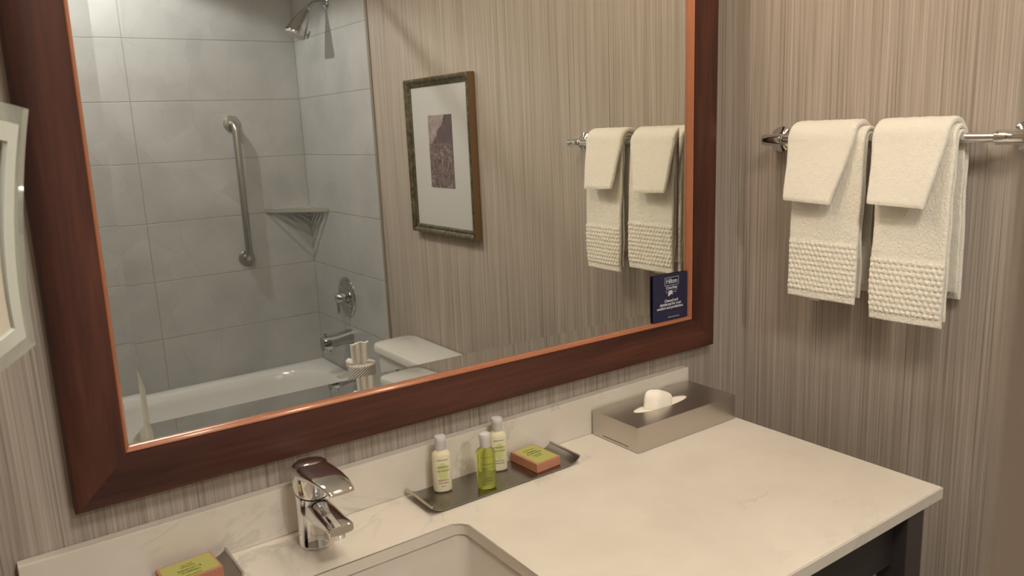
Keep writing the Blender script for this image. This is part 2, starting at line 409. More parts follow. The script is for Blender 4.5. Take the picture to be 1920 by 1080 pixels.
# ------------------------------------------------------------------ faucet
t = thing('faucet', 'single lever chrome basin faucet behind the sink', 'faucet', (.352, -.070, CT))
lathe_p = [(.0275, .0004), (.0275, .004), (.0262, .006), (.0258, .05), (.0262, .074)]
bm = B(); rings = [circ((0, 0, z), (1, 0, 0), (0, 1, 0), r, 40) for r, z in lathe_p]
def slant(r, z, k, n=40): return [Vector((r * math.cos(2 * PI * i / n), r * math.sin(2 * PI * i / n), z + k * math.sin(2 * PI * i / n) * r)) for i in range(n)]
rings.append(slant(.0268, .087, .30)); loft(bm, rings); body = obj('body', bm, M['chrome'], t, True)
obj('seal_ring', loft(B(), [slant(.0255, .0868, .30), slant(.0255, .0895, .30)]), M['black'], t, True)
def sec(y, zc, hw, hh, p=2.6, n=28, x0=0.0):
    out = []
    for i in range(n):
        a = 2 * PI * i / n; c, s = math.cos(a), math.sin(a)
        out.append(Vector((x0 + hw * math.copysign(abs(c) ** (2 / p), c), y, zc + hh * math.copysign(abs(s) ** (2 / p), s))))
    return out
bm = B()
loft(bm, [sec(-.006, .058, .019, .018), sec(-.030, .061, .021, .0185), sec(-.060, .063, .0205, .0140), sec(-.090, .0655, .0195, .0090), sec(-.108, .0655, .0188, .0072, 4), sec(-.1095, .0652, .0180, .0066, 4)])
sp_ = obj('spout', bm, M['chrome'], t, True)
obj('aerator', lathe(B(), (0, -.094, .0480), (0, 0, 1), [(.0105, 0), (.0115, .002), (.0115, .012)], 24), M['chrome'], sp_, True)
bm = B()
hr = [slant(.0272, .0897, .30), slant(.0282, .094, .27), slant(.0284, .112, .12), slant(.0278, .124, -.06), slant(.0262, .1305, -.09), slant(.020, .1345, -.09), slant(.008, .1362, -.09), slant(.0005, .1364, -.09)]
loft(bm, hr); obj('lever_hub', bm, M['chrome'], t, True)
bm = B()
loft(bm, [sec(.012, .1215, .018, .012, 3), sec(-.012, .1225, .0265, .0135, 3), sec(-.035, .1260, .0268, .0095, 3), sec(-.065, .1310, .0250, .0052, 3), sec(-.095, .1325, .0225, .0032, 3), sec(-.118, .1300, .0200, .0026, 3), sec(-.1235, .1275, .0185, .0020, 3)])
obj('lever', bm, M['chrome'], t, True)

# ------------------------------------------------------------------ trays with toiletries
TY0, TY1 = -.1165, -.0270
def make_tray(x0, x1, label):
    t_ = thing('amenity_tray', label, 'tray', (x0, 0, CT)); W = x1 - x0
    bm = B(); pts = []
    n = 9
    for i in range(n): a = i / (n - 1); pts.append((.0 + .024 * a, .0100 * (1 - a) ** 2 + .0045))
    for i in range(n): a = i / (n - 1); pts.append((W - .024 + .024 * a, .0100 * a ** 2 + .0045))
    up = [(x, z) for x, z in pts]; dn = [(x, z - .0016) for x, z in pts[::-1]]
    loft(bm, [[Vector((x, y, z)) for x, z in up + dn] for y in (TY0, TY1)])
    pl = obj('plate', bm, M['tray'], t_, True)
    for xx in (.0, W):
        obj('rolled_lip', tube(B(), [(xx, TY0, .0150), (xx, TY1, .0150)], .0022, 12), M['box_steel'], t_, True)
    for xx in (.045, W - .045): 
        for yy in (TY0 + .012, TY1 - .012):
            obj('foot', lathe(B(), (xx, yy, 0.0), (0, 0, 1), [(.005, 0), (.005, .0028)], 12), M['black'], t_)
    return t_
make_tray(.532, .847, 'curved grey metal tray holding three small bottles and a soap box')
make_tray(-.028, .225, 'curved grey metal tray left of the faucet, cut off by the photo edge')
TZ = CT + .0047
def ell(a, b, z, n=32, p=2.3):
    out = []
    for i in range(n):
        th = 2 * PI * i / n; c, s = math.cos(th), math.sin(th)
        out.append(Vector((a * math.copysign(abs(c) ** (2 / p), c), b * math.copysign(abs(s) ** (2 / p), s), z)))
    return out
def skin(x, z, a, b, off):
    xs = a * math.sin(max(-1.45, min(1.45, x / (a * .95)))); return Vector((xs, -b * (1 - abs(xs / a) ** 2.3) ** (1 / 2.3) - off, z))
def wrap_text(bm, s, size, z, a, b, bold=0.0, sp=1.0, x=0):
    def f(c):
        return skin(c.x + x, z + c.y, a, b, .0003 + c.z)
    merge(bm, text_bm(s, size, 'CENTER', bold, sp, .0001), f)
def make_bottle(label, loc, rz, m_body, hb=.0715, kind=0, group=None):
    t_ = thing('toiletry_bottle', label, 'bottle', loc, (0, 0, rz), group); a, b = .0165, .0125
    bm = B()
    loft(bm, [ell(a - .003, b - .003, .0), ell(a - .0005, b - .0005, .0018), ell(a, b, .005), ell(a, b, hb - .006), ell(a - .0015, b - .001, hb - .001), ell(a - .006, b - .003, hb + .003, p=2), ell(.0085, .0085, hb + .0048, p=2), ell(.0085, .0085, hb + .008, p=2)])
    body = obj('body', bm, m_body, t_, 'all')
    cz = hb + .0045
    bm = B(); lathe(bm, (0, 0, cz), (0, 0, 1), [(.0090, 0), (.0094, .001), (.0095, .0150), (.0100, .0160), (.0103, .0170), (.0103, .0222), (.0096, .0240), (.006, .0250), (.0005, .0252)], 28)
    obj('cap', bm, M['cap'], t_, True)
    a2, b2 = a, b
    if kind != 1:
        bm = B(); 
        for i in range(-6, 7):
            hw_ = .0078 * math.sqrt(max(.02, 1 - (i / 6.2) ** 2)); z_ = .0385 + .0165 * i / 6
            row = [skin(hw_ * q_ / 5, z_, a, b, .0002) for q_ in range(-5, 6)]
            vs_ = [bm.verts.new(p) for p in row]
            if i > -6:
                for q_ in range(10): bm.faces.new((last[q_], last[q_ + 1], vs_[q_ + 1], vs_[q_]))
            last = vs_
        obj('printed_spot', bm, M['green_spot'], body)
    bm = B()
    wrap_text(bm, 'CRABTREE & EVELYN', .0022, .060, a2, b2); wrap_text(bm, 'VERBENA', .0046, .047, a2, b2, 0, 1.15); wrap_text(bm, 'LAVANDE', .0046, .0405, a2, b2, 0, 1.15)
    if kind != 0: wrap_text(bm, 'hair & body', .0032, .0215, a2, b2); wrap_text(bm, 'shampoo gel', .0032, .0170, a2, b2)
    obj('lettering', bm, M['print_dark'], body)
    if kind == 0:
        bm = B(); wrap_text(bm, 'body lotion', .0040, .0235, a2, b2); wrap_text(bm, 'lotion corps', .0036, .0185, a2, b2); wrap_text(bm, '30 mL', .003, .0125, a2, b2)
        obj('red_lettering', bm, M['print_red'], body)
    return t_
make_bottle('cream bottle with red small print standing alone at the left of the tray', (.590, -.052, TZ), -.35, M['lotion'])
make_bottle('translucent lime green bottle near the front edge of the tray', (.655, -.0935, TZ), -.35, M['gel'], kind=1)
make_bottle('cream bottle standing behind the lime green bottle', (.7125, -.0455, TZ), -.35, M['lotion'], kind=2)
def make_soap(label, cx, cy, rz, horizontal):
    t_ = thing('soap_box', label, 'soap box', (cx, cy, TZ), (0, 0, rz)); L, W, Hh = .078, .056, .0175
    obj('carton', box(B(), -W / 2, W / 2, -L / 2, L / 2, 0, Hh, .0009), M['soap'], t_)
    lb = obj('label_panel', box(B(), -W / 2 + .004, W / 2 - .0030, -L / 2 + .003, L / 2 - .004, Hh, Hh + .0003), M['soap_label'], t_)
    bm = B()
    for s, sz, off in (('VERBENA', .0062, .010), ('& LAVANDE', .0062, .0025), ('cleansing bar', .0040, -.006), ('savon  40 g', .0034, -.012), ('CRABTREE & EVELYN', .0026, .020)):
        if horizontal: merge(bm, text_bm(s, sz), lambda c: Vector((c.x, c.y + off, Hh + .0006 + c.z)))
        else: merge(bm, text_bm(s, sz), lambda c: Vector((-(c.y + off), c.x, Hh + .0006 + c.z)))
    obj('lettering', bm, M['olive'], lb)
    return t_
make_soap('terracotta soap box with lime label at the right end of the tray beside the bottles', .7800, -.0670, .06, True)
make_soap('terracotta soap box with lime label on the tray left of the faucet', .1650, -.0620, .06 + PI / 2, False)

# ------------------------------------------------------------------ tissue box
t = thing('tissue_box_cover', 'flat brushed steel tissue box cover with oval opening near the worktop end', 'tissue box', (.9575, -.156, CT), (0, 0, 0))
BW, BD, BH = .2795, .130, .052
bm = B(); oc = (.5 * BW - .012, .5 * BD)
el = [(oc[0] + .074 * math.cos(2 * PI * i / 40), oc[1] + .0190 * math.sin(2 * PI * i / 40)) for i in range(40)]
slab_with_hole(bm, [(0, 0), (BW, 0), (BW, BD), (0, BD)], el, BH - .0012, BH)
obj('top_plate', bm, M['box_steel'], t)
obj('front_panel', box(B(), 0, BW, 0, .0012, .0008, BH - .0013), M['box_steel'], t)
obj('back_panel', box(B(), 0, BW, BD - .0012, BD, .0008, BH - .0013), M['box_steel'], t)
obj('end_panel', box(B(), BW - .0012, BW, .0013, BD - .0013, .0008, BH - .0013), M['box_steel'], t)
obj('end_panel', box(B(), 0, .0012, .0013, BD - .0013, .0008, BH - .0013), M['box_steel'], t)
obj('slot', box(B(), -.0003, 0.0, .026, .100, .0060, .0072), M['black'], t)
obj('base_gap', box(B(), .002, BW - .002, .002, BD - .002, 0.0, .0007), M['black'], t)
cx, cy = .9575 + oc[0], -.156 + oc[1]
ts = thing('tissue', 'white paper tissue pulled up through the opening of the steel cover', 'tissue', (cx, cy, CT + .004))
bm = B(); loft(bm, [[Vector((.085 * math.cos(2 * PI * i / 40), .030 * math.sin(2 * PI * i / 40), z)) for i in range(40)] for z in (0.0, .0462)])
obj('tissue_stack', bm, M['paperw'], ts)
bm = B(); rings = []
for j in range(13):
    u = j / 12; ring = []
    for i in range(48):
        a = 2 * PI * i / 48; c, s_ = math.cos(a), math.sin(a)
        r = 1 + .05 * math.sin(3 * a + 1.0) + .05 * math.sin(5 * a - u * 2) * (1 - u)
        top = math.sqrt(max(0.0, 1 - u ** 4.5)); e_ = 1 - u ** 3
        ring.append(Vector((.037 * top * c * r + .003 * u - .006, .0165 * top * s_ * r + .004 * u, .0470 + .0315 * u ** .85 - .012 * c * top * u - .004 * abs(math.sin(2 * a + .6)) * top * u)))
    rings.append(ring)
bmesh_last = rings[-1]; cen = sum(bmesh_last, Vector()) / 48
rings[-1] = [cen + (v - cen) * .02 + Vector((.0002 * math.cos(2 * PI * i / 48), .0002 * math.sin(2 * PI * i / 48), 0)) for i, v in enumerate(bmesh_last)]
loft(bm, rings); obj('pulled_tissue', bm, M['paperw'], ts, True)

# ------------------------------------------------------------------ towel bar and towels
BX, BZ = XR - .0506, 1.428
t = thing('towel_bar', 'chrome towel bar on round wall flanges on the striped wall', 'towel bar', (XR, -.095, BZ))
obj('bar', tube(B(), [(-.0506, .004, 0), (-.0506, -.487, 0)], .0085, 24), M['chrome'], t, True)
for y, s in ((0.0, 1), (-.487, -1)):
    f = obj('flange', lathe(B(), (-.0005, y, 0), (-1, 0, 0), [(.0285, 0), (.0285, .004), (.0265, .008), (.016, .012), (.0125, .014)], 36), M['chrome'], t, True)
    obj('post', lathe(B(), (-.012, y, 0), (-1, 0, 0), [(.0125, 0), (.0115, .02), (.0115, .032)], 24), M['chrome'], t, True)
    obj('end_sleeve', lathe(B(), (-.0506, y - s * .034, 0), (0, s, 0), [(.0095, 0), (.0122, .001), (.0126, .003), (.0126, .042), (.0115, .0465), (.007, .0495), (.0005, .0505)], 24), M['chrome'], t, True)

def drape(y0, y1, zf, zb, r_in, th, out_f, out_b, taper=(0, 0), bumps=None, seed=0, loc=None, yn=64, flare=0.0, droop=0.0, pitch=.0105, shift=(0, 0)):
    """cloth folded over the bar: inverted U of thickness th, y from y1 (far) to y0 (near the mirror wall)"""
    bm = B(); step = .0021 if bumps else .005
    # centreline: from the front hem up over the bar and down the back, local x (<0 = into the room), z
    R = r_in + th / 2; cl = []
    nf = int((-zf) / step)
    for i in range(nf + 1):
        z = zf * (1 - i / nf); k = z / zf
        cl.append((-R - out_f * (math.sin(k * PI / 2) if flare == 0 else k ** 1.15), z, Vector((-1, 0)), k))
    na = 12
    for i in range(1, na): a = PI - PI * i / na; cl.append((R * math.cos(a), R * math.sin(a), Vector((math.cos(a), math.sin(a))), 0))
    nb = max(6, int((-zb) / (.006)))
    for i in range(nb + 1):
        z = zb * i / nb; k = z / zb; cl.append((R + out_b * math.sin(k * PI / 2), z, Vector((1, 0)), -k))
    prof_n = 4
    def pt(c, y, side, front, yi):
        x, z, nrm, k = c
        n_ = noise.noise(Vector((y * 9 + seed, z * 9, seed * 3.1)))
        amp = .0060 * abs(k)
        dx = n_ * amp * (1 if k >= 0 else .5)
        fz = noise.noise(Vector((y * 300, z * 300, seed))) * .0013
        d = side * th / 2 + side * fz
        ed = min(abs(y - y0), abs(y - y1))
        if ed < th / 2: d *= math.sqrt(max(0, 1 - (1 - ed / (th / 2)) ** 2)) * .98 + .02
        if bumps and front and side > 0 and bumps[0] < z < bumps[1]:
            row = math.floor((z - bumps[0]) / pitch); fr = (z - bumps[0]) / pitch - row
            fy = ((y / pitch) + (row * .5)) % 1.0
            e = min(1, (bumps[1] - z) / .004, (z - bumps[0]) / .004)
            d += .0034 * (math.sin(PI * fr) ** .7) * (abs(math.sin(PI * fy)) ** .7) * e
        return Vector((x + nrm.x * d + dx - (shift[0] * max(k, 0)), y, z + nrm.y * d))
    ys = []
    e0 = [0, .06, .2, .45, .75]
    for e in e0: ys.append(e * th / 2)
    n_in = yn; W = abs(y1 - y0)
    for i in range(n_in + 1): ys.append(th / 2 + (W - th) * i / n_in)
    for e in e0[::-1]: ys.append(W - e * th / 2)
    rings = []
    for c in []: pass
    k_last = len(cl) - 1
    for yi, yy in enumerate(ys):
        t_ = yy / W; ring_o, ring_i = [], []
        for j, c in enumerate(cl):
            k = max(c[3], 0); a = y0 - taper[0] * k; b = y1 + taper[1] * k
            y = y0 - yy; 
            vo = pt(c, y, 1, c[3] > 0, yi); vi = pt(c, y, -1, False, yi)
            ymap = a + (b - a) * t_; z0_ = c[1]
            dz = -droop * t_ * k; wv_ = .003 * noise.noise(Vector((z0_ * 14 + seed, seed, t_))) ; ymap += wv_
            vo.y = ymap; vi.y = ymap; vo.z += dz; vi.z += dz
            if j in (0, k_last): 
                m_ = (vo + vi) / 2; vo = m_ + (vo - m_) * .55; vi = m_ + (vi - m_) * .55
            ring_o.append(vo); ring_i.append(vi)
        rings.append(ring_o + ring_i[::-1])
    loft(bm, rings); return bm
def hand_towel(y0, y1, zf, zb, label, seed, tag_y):
    t_ = thing('hand_towel', label, 'towel', (BX, 0, BZ), (0, 0, 0), 'hand towels on the towel bar')
    obj('folded_cloth', drape(y0, y1, zf, zb, .0158, .0090, .011, .012, bumps=(zf + .014, zf + .122), seed=seed, yn=86), M['towel'], t_, True)
    obj('inner_fold', drape(y0 - .004, y1 + .0, zf + .012, zb + .015, .0090, .0058, .006, .006, seed=seed + 5, yn=20), M['towel'], t_, True)
    if tag_y: obj('care_tag', box(B(), -.024, -.0236, tag_y - .022, tag_y, zf - .006, zf + .03), M['roll'], t_)
    return t_
hand_towel(-.175, -.328, 1.108 - BZ, 1.125 - BZ, 'cream hand towel on the bar nearest the mirror wall, small care tag below its hem', 3, -.222)
hand_towel(-.357, -.495, 1.090 - BZ, 1.135 - BZ, 'cream hand towel farther along the bar, hanging lower than its neighbour', 11, 0)
def washcloth(y0, y1, zf, zb, label, seed, tp, fl):
    t_ = thing('washcloth', label, 'washcloth', (BX, 0, BZ), (0, 0, 0), 'washcloths on the towel bar')
    obj('folded_cloth', drape(y0, y1, zf, zb, .0253, .0125, fl, .004, taper=tp, seed=seed, flare=1, yn=44, droop=.004), M['towel'], t_, True)
    return t_
washcloth(-.166, -.312, 1.309 - BZ, 1.34 - BZ, 'small washcloth draped over the hand towel nearest the mirror wall', 21, (.010, .030), .026)
washcloth(-.348, -.486, 1.312 - BZ, 1.34 - BZ, 'small washcloth draped over the lower hanging hand towel', 33, (.013, .020), .030)

# ------------------------------------------------------------------ framed picture above the toilet
PY0, PY1, PZ0, PZ1 = -1.616, -1.155, 1.093, 1.668
t = thing('framed_picture', 'framed landscape print with wide white mat on the striped wall above the toilet', 'picture', (XR, (PY0 + PY1) / 2, (PZ0 + PZ1) / 2))
hw, hh = (PY1 - PY0) / 2, (PZ1 - PZ0) / 2
def prail(k, pr):
    def P(u, d, end):
        c = [(-hw + u, -hh + u), (hw - u, -hh + u), (hw - u, hh - u), (-hw + u, hh - u)][(k + end) % 4]
        return Vector((-d, c[0], c[1]))
    return loft(B(), [[P(u, d, 0) for u, d in pr], [P(u, d, 1) for u, d in pr]])
for k in range(4):
    r = obj('frame_rail', prail(k, [(.0005, .001), (.0005, .029), (.003, .031), (.008, .031), (.010, .0285), (.012, .0285), (.018, .0235), (.024, .0200), (.026, .0210), (.029, .0190), (.031, .0150), (.031, .001)]), M['gilt'], t)
    obj('side_face', prail(k, [(0, .0012), (0, .0285), (.0005, .0285), (.0005, .0012)]), M['giltside'], r)
    bm = B(); L = (hw if k % 2 == 0 else hh) * 2 - .03; nb = 48 if k % 2 == 0 else 58
    for i in range(nb):
        p = -L / 2 + L * (i + .5) / nb
        c = [(p, -hh + .021), (hw - .021, p), (p, hh - .021), (-hw + .021, p)][k]
        box(bm, -.0245, -.0200, c[0] - .0022, c[0] + .0022, c[1] - .0022, c[1] + .0022)
    obj('beading', bm, M['gilt'], r)
obj('mat_board', box(B(), -.014, -.004, -hw + .030, hw - .030, -hh + .030, hh - .030), M['mat_board'], t)
obj('print', box(B(), -.0150, -.0142, -.0810, .0890, -.1320, .1320), M['print'], t, loc=(0, .0, .020))
obj('backing', box(B(), -.0038, -.0010, -hw + .02, hw - .02, -hh + .02, hh - .02), M['legwood'], t)

# ------------------------------------------------------------------ bathtub
TX0, TX1, TYF, TYB, TZR = -.068, XR - .0102, -1.972, YB + .0002, .315
bm = B()
def rr(i0, i1, j0, j1, z, r): return rrect(TX0 + i0, TX1 - i1, TYB + j0, TYF - j1, z, r, 8)
loft(bm, [rr(0, 0, 0, 0, 0, .002), rr(0, 0, 0, 0, TZR - .012, .002), rr(.003, .003, .003, .003, TZR - .003, .006), rr(.012, .012, .012, .012, TZR, .012),
          rr(.10, .085, .075, .080, TZR - .002, .24), rr(.108, .093, .083, .088, TZR - .010, .24), rr(.125, .108, .095, .10, TZR - .05, .23),
          rr(.22, .150, .125, .13, .085, .20), rr(.28, .18, .155, .16, .055, .17), rr(.40, .26, .23, .23, .045, .12)], True, True)
t = thing('bathtub', 'white enamel bathtub built in along the relief tiled wall', 'bathtub', (0, 0, 0))
obj('shell', bm, M['tub'], t, 'all')
obj('overflow_plate', lathe(B(), (TX1 - .118, -2.37, .232), (-1, 0, -.25), [(.036, 0), (.036, .004), (.030, .008), (.010, .010), (.0005, .0102)], 28), M['chrome'], t, True)
obj('drain', lathe(B(), (1.13, -2.37, .045), (0, 0, 1), [(.03, 0), (.03, .003), (.02, .006), (.0005, .0065)], 24), M['chrome'], t, True)

# ------------------------------------------------------------------ shower fittings
XT = XR - .010
t = thing('overhead_shower', 'chrome shower head on a curved arm high on the tiled wall', 'shower head', (XT, -2.335, 2.055))
obj('flange', lathe(B(), (-.0002, 0, 0), (-1, 0, 0), [(.033, 0), (.032, .004), (.024, .010), (.014, .014)], 32), M['fitting'], t, True)
pts = [(-.002, 0, 0), (-.035, 0, .001)] + [(-.035 - .06 * math.sin(a), 0, .001 - .06 * (1 - math.cos(a))) for a in [i * .2 for i in range(1, 5)]]
d = Vector((-math.cos(.8), 0, -math.sin(.8))); e = Vector(pts[-1]) + d * .010; pts.append(tuple(e))
obj('arm', tube(B(), pts, .0105, 20), M['fitting'], t, True)
ax = Vector((-.50, -.03, -.86)).normalized()
obj('ball_joint', lathe(B(), e - d * .008, d, [(.0125, 0), (.0145, .003), (.0145, .012), (.012, .018), (.012, .022)], 24), M['fitting'], t, True)
hp = e + d * .010
hd = obj('head', lathe(B(), hp, ax, [(.015, 0), (.019, .012), (.026, .030), (.034, .058), (.041, .088), (.0445, .108), (.0475, .114), (.048, .121), (.047, .124)], 40), M['fitting'], t, True)
obj('spray_face', lathe(B(), hp + ax * .1242, ax, [(.0430, 0), (.041, .003), (.034, .0045), (.0005, .005)], 32), M['cap'], t, True)
u, v = frame_of(ax); side = Vector((.82, .18, -.50)).normalized()
kp = hp + ax * .098 + side * .038
obj('spray_lever', lathe(B(), kp, side, [(.004, 0), (.004, .012), (.007, .013), (.007, .018), (.0005, .0185)], 12), M['fitting'], t, True)
obj('spray_lever', tube(B(), [kp + side * .014 - ax * .020, kp + side * .017 + ax * .014], .004, 10), M['fitting'], t, True)

t = thing('shower_valve', 'round chrome shower valve plate with lever on the tiled wall', 'shower valve', (XT, -2.376, .705))
obj('escutcheon', lathe(B(), (-.0002, 0, 0), (-1, 0, 0), [(.097, 0), (.097, .003), (.091, .007), (.060, .010), (.052, .0085), (.038, .012), (.030, .018)], 48), M['fitting'], t, True)
obj('hub', lathe(B(), (-.018, 0, 0), (-1, 0, 0), [(.027, 0), (.026, .02), (.022, .034), (.014, .042), (.0005, .043)], 32), M['fitting'], t, True)
obj('lever', loft(B(), [[Vector((-.050 + c * .007, s * w_, z)) for c, s in [(math.cos(2 * PI * i / 16), math.sin(2 * PI * i / 16)) for i in range(16)]] for z, w_ in ((.012, .010), (.0, .013), (-.03, .010), (-.06, .0085), (-.075, .010), (-.080, .006))]), M['fitting'], t, True)
obj('dark_gap', lathe(B(), (-.0112, 0, .0), (-1, 0, 0), [(.0345, 0), (.0345, .0030)], 24), M['black'], t)
for a in (-.9, 2.2):
    obj('screw', lathe(B(), (-.0098, .066 * math.sin(a), .066 * math.cos(a)), (-1, 0, 0), [(.005, 0), (.004, .002), (.0005, .0025)], 12), M['fitting'], t, True)

t = thing('tub_spout', 'chrome tub spout with diverter knob low on the tiled wall', 'tub spout', (XT, -2.372, .505))
def ssec(x, zc, hy, hz, n=24, p=3.2):
    out = []
    for i in range(n):
        a = 2 * PI * i / n; c, s = math.cos(a), math.sin(a)
        out.append(Vector((x, hy * math.copysign(abs(c) ** (2 / p), c), zc + hz * math.copysign(abs(s) ** (2 / p), s))))
    return out
obj('body', loft(B(), [ssec(-.0002, .002, .034, .035), ssec(-.014, .002, .034, .035), ssec(-.035, .002, .032, .031), ssec(-.08, -.004, .030, .028), ssec(-.110, -.010, .030, .034), ssec(-.146, -.012, .029, .036), ssec(-.150, -.012, .026, .033)]), M['fitting'], t, True)
obj('outlet', lathe(B(), (-.126, 0, -.052), (0, 0, 1), [(.016, 0), (.018, .003), (.018, .012)], 20), M['fitting'], t, True)
obj('diverter_knob', lathe(B(), (-.132, 0, .020), (0, 0, 1), [(.004, 0), (.004, .012), (.008, .013), (.008, .018), (.0005, .0195)], 16), M['fitting'], t, True)

t = thing('grab_bar', 'vertical brushed steel grab bar on the tiled wall over the tub', 'grab bar', (1.106, YB, 0))
zt, zb = 1.548, .896
pts = [(0, .002, zt), (0, .022, zt)] + [(0, .022 + .03 * math.sin(a), zt - .03 * (1 - math.cos(a))) for a in [PI / 2 * i / 8 for i in range(1, 9)]]
pts += [(0, .052, zb + .03)] + [(0, .022 + .03 * math.cos(a), zb + .03 - .03 * math.sin(a)) for a in [PI / 2 * i / 8 for i in range(1, 9)]] + [(0, .002, zb)]
obj('bar', tube(B(), pts, .0165, 24), M['steel'], t, True)
for z in (zt, zb):
    obj('flange', lathe(B(), (0, .0002, z), (0, 1, 0), [(.040, 0), (.0395, .004), (.036, .009), (.022, .011)], 36), M['steel'], t, True)

t = thing('corner_shelf', 'slatted metal corner shelf between the two tiled walls', 'shelf', (XT, YB, 1.112))
La, Lb = .235, .258
obj('front_edge', loft(B(), [[Vector(p) + Vector((0, 0, z)) for p in ((-La, .001, 0), (-La - .006 + .004, .001, 0))] and
     [Vector((x + dx, y + dy, z)) for dx, dy, z in ((0, 0, -.002), (.004, .004, -.002), (.004, .004, .017), (0, 0, .017))] for x, y in ((-La, .001), (-.0055, Lb - .005))]), M['shelf'], t)
for k in range(1, 6):
    f = 1 - k / 6.0
    bm = B(); w2 = .031
    loft(bm, [[Vector((x, y, z)) for x, y, z in ((-La * f + .002, .0005, .002), (-La * f + w2, .0005, .002), (-La * f + w2, .0005, .005), (-La * f + .002, .0005, .005))],
              [Vector((x, y, z)) for x, y, z in ((-.0005, Lb * f - .002, .002), (-.0005, Lb * f - w2, .002), (-.0005, Lb * f - w2, .005), (-.0005, Lb * f - .002, .005))]])
    obj('slat', bm, M['shelf'], t)
obj('side_rail', box(B(), -La + .002, -.0005, .0002, .006, 0, .012), M['shelf'], t)
obj('side_rail', box(B(), -.006, -.0002, .0062, Lb - .008, 0, .012), M['shelf'], t)

# ------------------------------------------------------------------ shower curtain on its rod
t = thing('curtain_rod', 'straight chrome shower curtain rod above the tub', 'curtain rod', (0, -2.02, 2.16))
obj('rod', tube(B(), [(-.070 + .001, 0, 0), (XT - .001, 0, 0)], .0125, 20), M['chrome'], t, True)
for x, s in ((-.0698, 1), (XT - .0002, -1)):
    obj('flange', lathe(B(), (x, 0, 0), (s, 0, 0), [(.03, 0), (.03, .004), (.016, .012)], 24), M['chrome'], t, True)
t = thing('shower_curtain', 'cream shower curtain drawn to the left end, its hem hanging into the tub', 'curtain', (0, -2.02, 0))
bm = B(); rings = []
edge = [(2.130, .20), (1.60, .24), (1.0, .33), (.72, .405), (.60, .452), (.53, .468), (.44, .4685), (.36, .470), (.24, .475)]
for z, xe in edge:
    row = []; n = 90
    for i in range(n + 1):
        f = i / n; x = -.060 + (xe + .060) * f; k = (2.16 - z) / 1.9
        off = -(.016 if z > 1.2 else .02) - .055 * min(1, max(0, (1.2 - z) / .8)) - .035
        y = .028 * math.sin(f * 2 * PI * 9) * (1 - .75 * f ** 6) + off * 1.0
        row.append(Vector((x, y, z)))
    rings.append(row)
bm = B()
front = rings; back = [[v + Vector((.0, -.0016, 0)) for v in r] for r in rings]
loft(bm, [f + b[::-1] for f, b in zip(front, back)])
obj('cloth', bm, M['curtain'], t, 'all')
for i in range(9):
    x = -.045 + .235 * i / 8.5
    bm = B(); tube(bm, [(x, .0165 * math.cos(a) + -.002, 2.1605 + .0165 * math.sin(a) - .002) for a in [2 * PI * k / 20 for k in range(21)]], .0016, 6)
    obj('ring', bm, M['chrome'], t, True)

# ------------------------------------------------------------------ toilet
TCY = -1.512
t = thing('toilet', 'white ceramic toilet with its tank against the striped wall', 'toilet', (XR, TCY, 0))
def ov(x0, x1, hy, z, r, n=6): return rrect(x0, x1, -hy, hy, z, r, n)
obj('tank', loft(B(), [ov(-.175, -.012, .190, .385, .035), ov(-.182, -.008, .198, .45, .035), ov(-.186, -.006, .203, .6045, .035)]), M['ceramic'], t, True)
obj('tank_lid', loft(B(), [ov(-.192, -.004, .219, .605, .040), ov(-.198, -.003, .224, .610, .045), ov(-.200, -.003, .226, .630, .048), ov(-.196, -.006, .222, .6385, .048), ov(-.186, -.014, .213, .642, .045)]), M['ceramic'], t, True)
def bowl(z, k, x0=-.70, hy=.18):
    out = []
    for i in range(40):
        a = 2 * PI * i / 40; c, s = math.cos(a), math.sin(a)
        rx = (.27 if c < 0 else .22) * k; out.append(Vector((-.43 + rx * c - .06 * (1 - k) * 0, hy * k * math.copysign(abs(s) ** .9, s), z)))
    return out
obj('bowl', loft(B(), [bowl(0, .62), bowl(.03, .60), bowl(.12, .60), bowl(.24, .78), bowl(.34, .97), bowl(.375, 1.0), bowl(.392, .99)]), M['ceramic'], t, True)
obj('pedestal', loft(B(), [ov(-.34, -.05, .10, 0, .04), ov(-.34, -.04, .10, .30, .04), ov(-.30, -.012, .16, .3845, .04)]), M['ceramic'], t, True)
obj('seat', loft(B(), [bowl(.3925, 1.0), bowl(.397, 1.02), bowl(.409, 1.02), bowl(.411, 1.0)]), M['ceramic'], t, True)
obj('seat_lid', loft(B(), [bowl(.4115, 1.0), bowl(.415, 1.02), bowl(.424, 1.01), bowl(.428, .97)]), M['ceramic'], t, True)
obj('flush_lever', tube(B(), [(-.187, .14, .575), (-.200, .14, .575), (-.202, .09, .570)], .006, 10), M['chrome'], t, True)

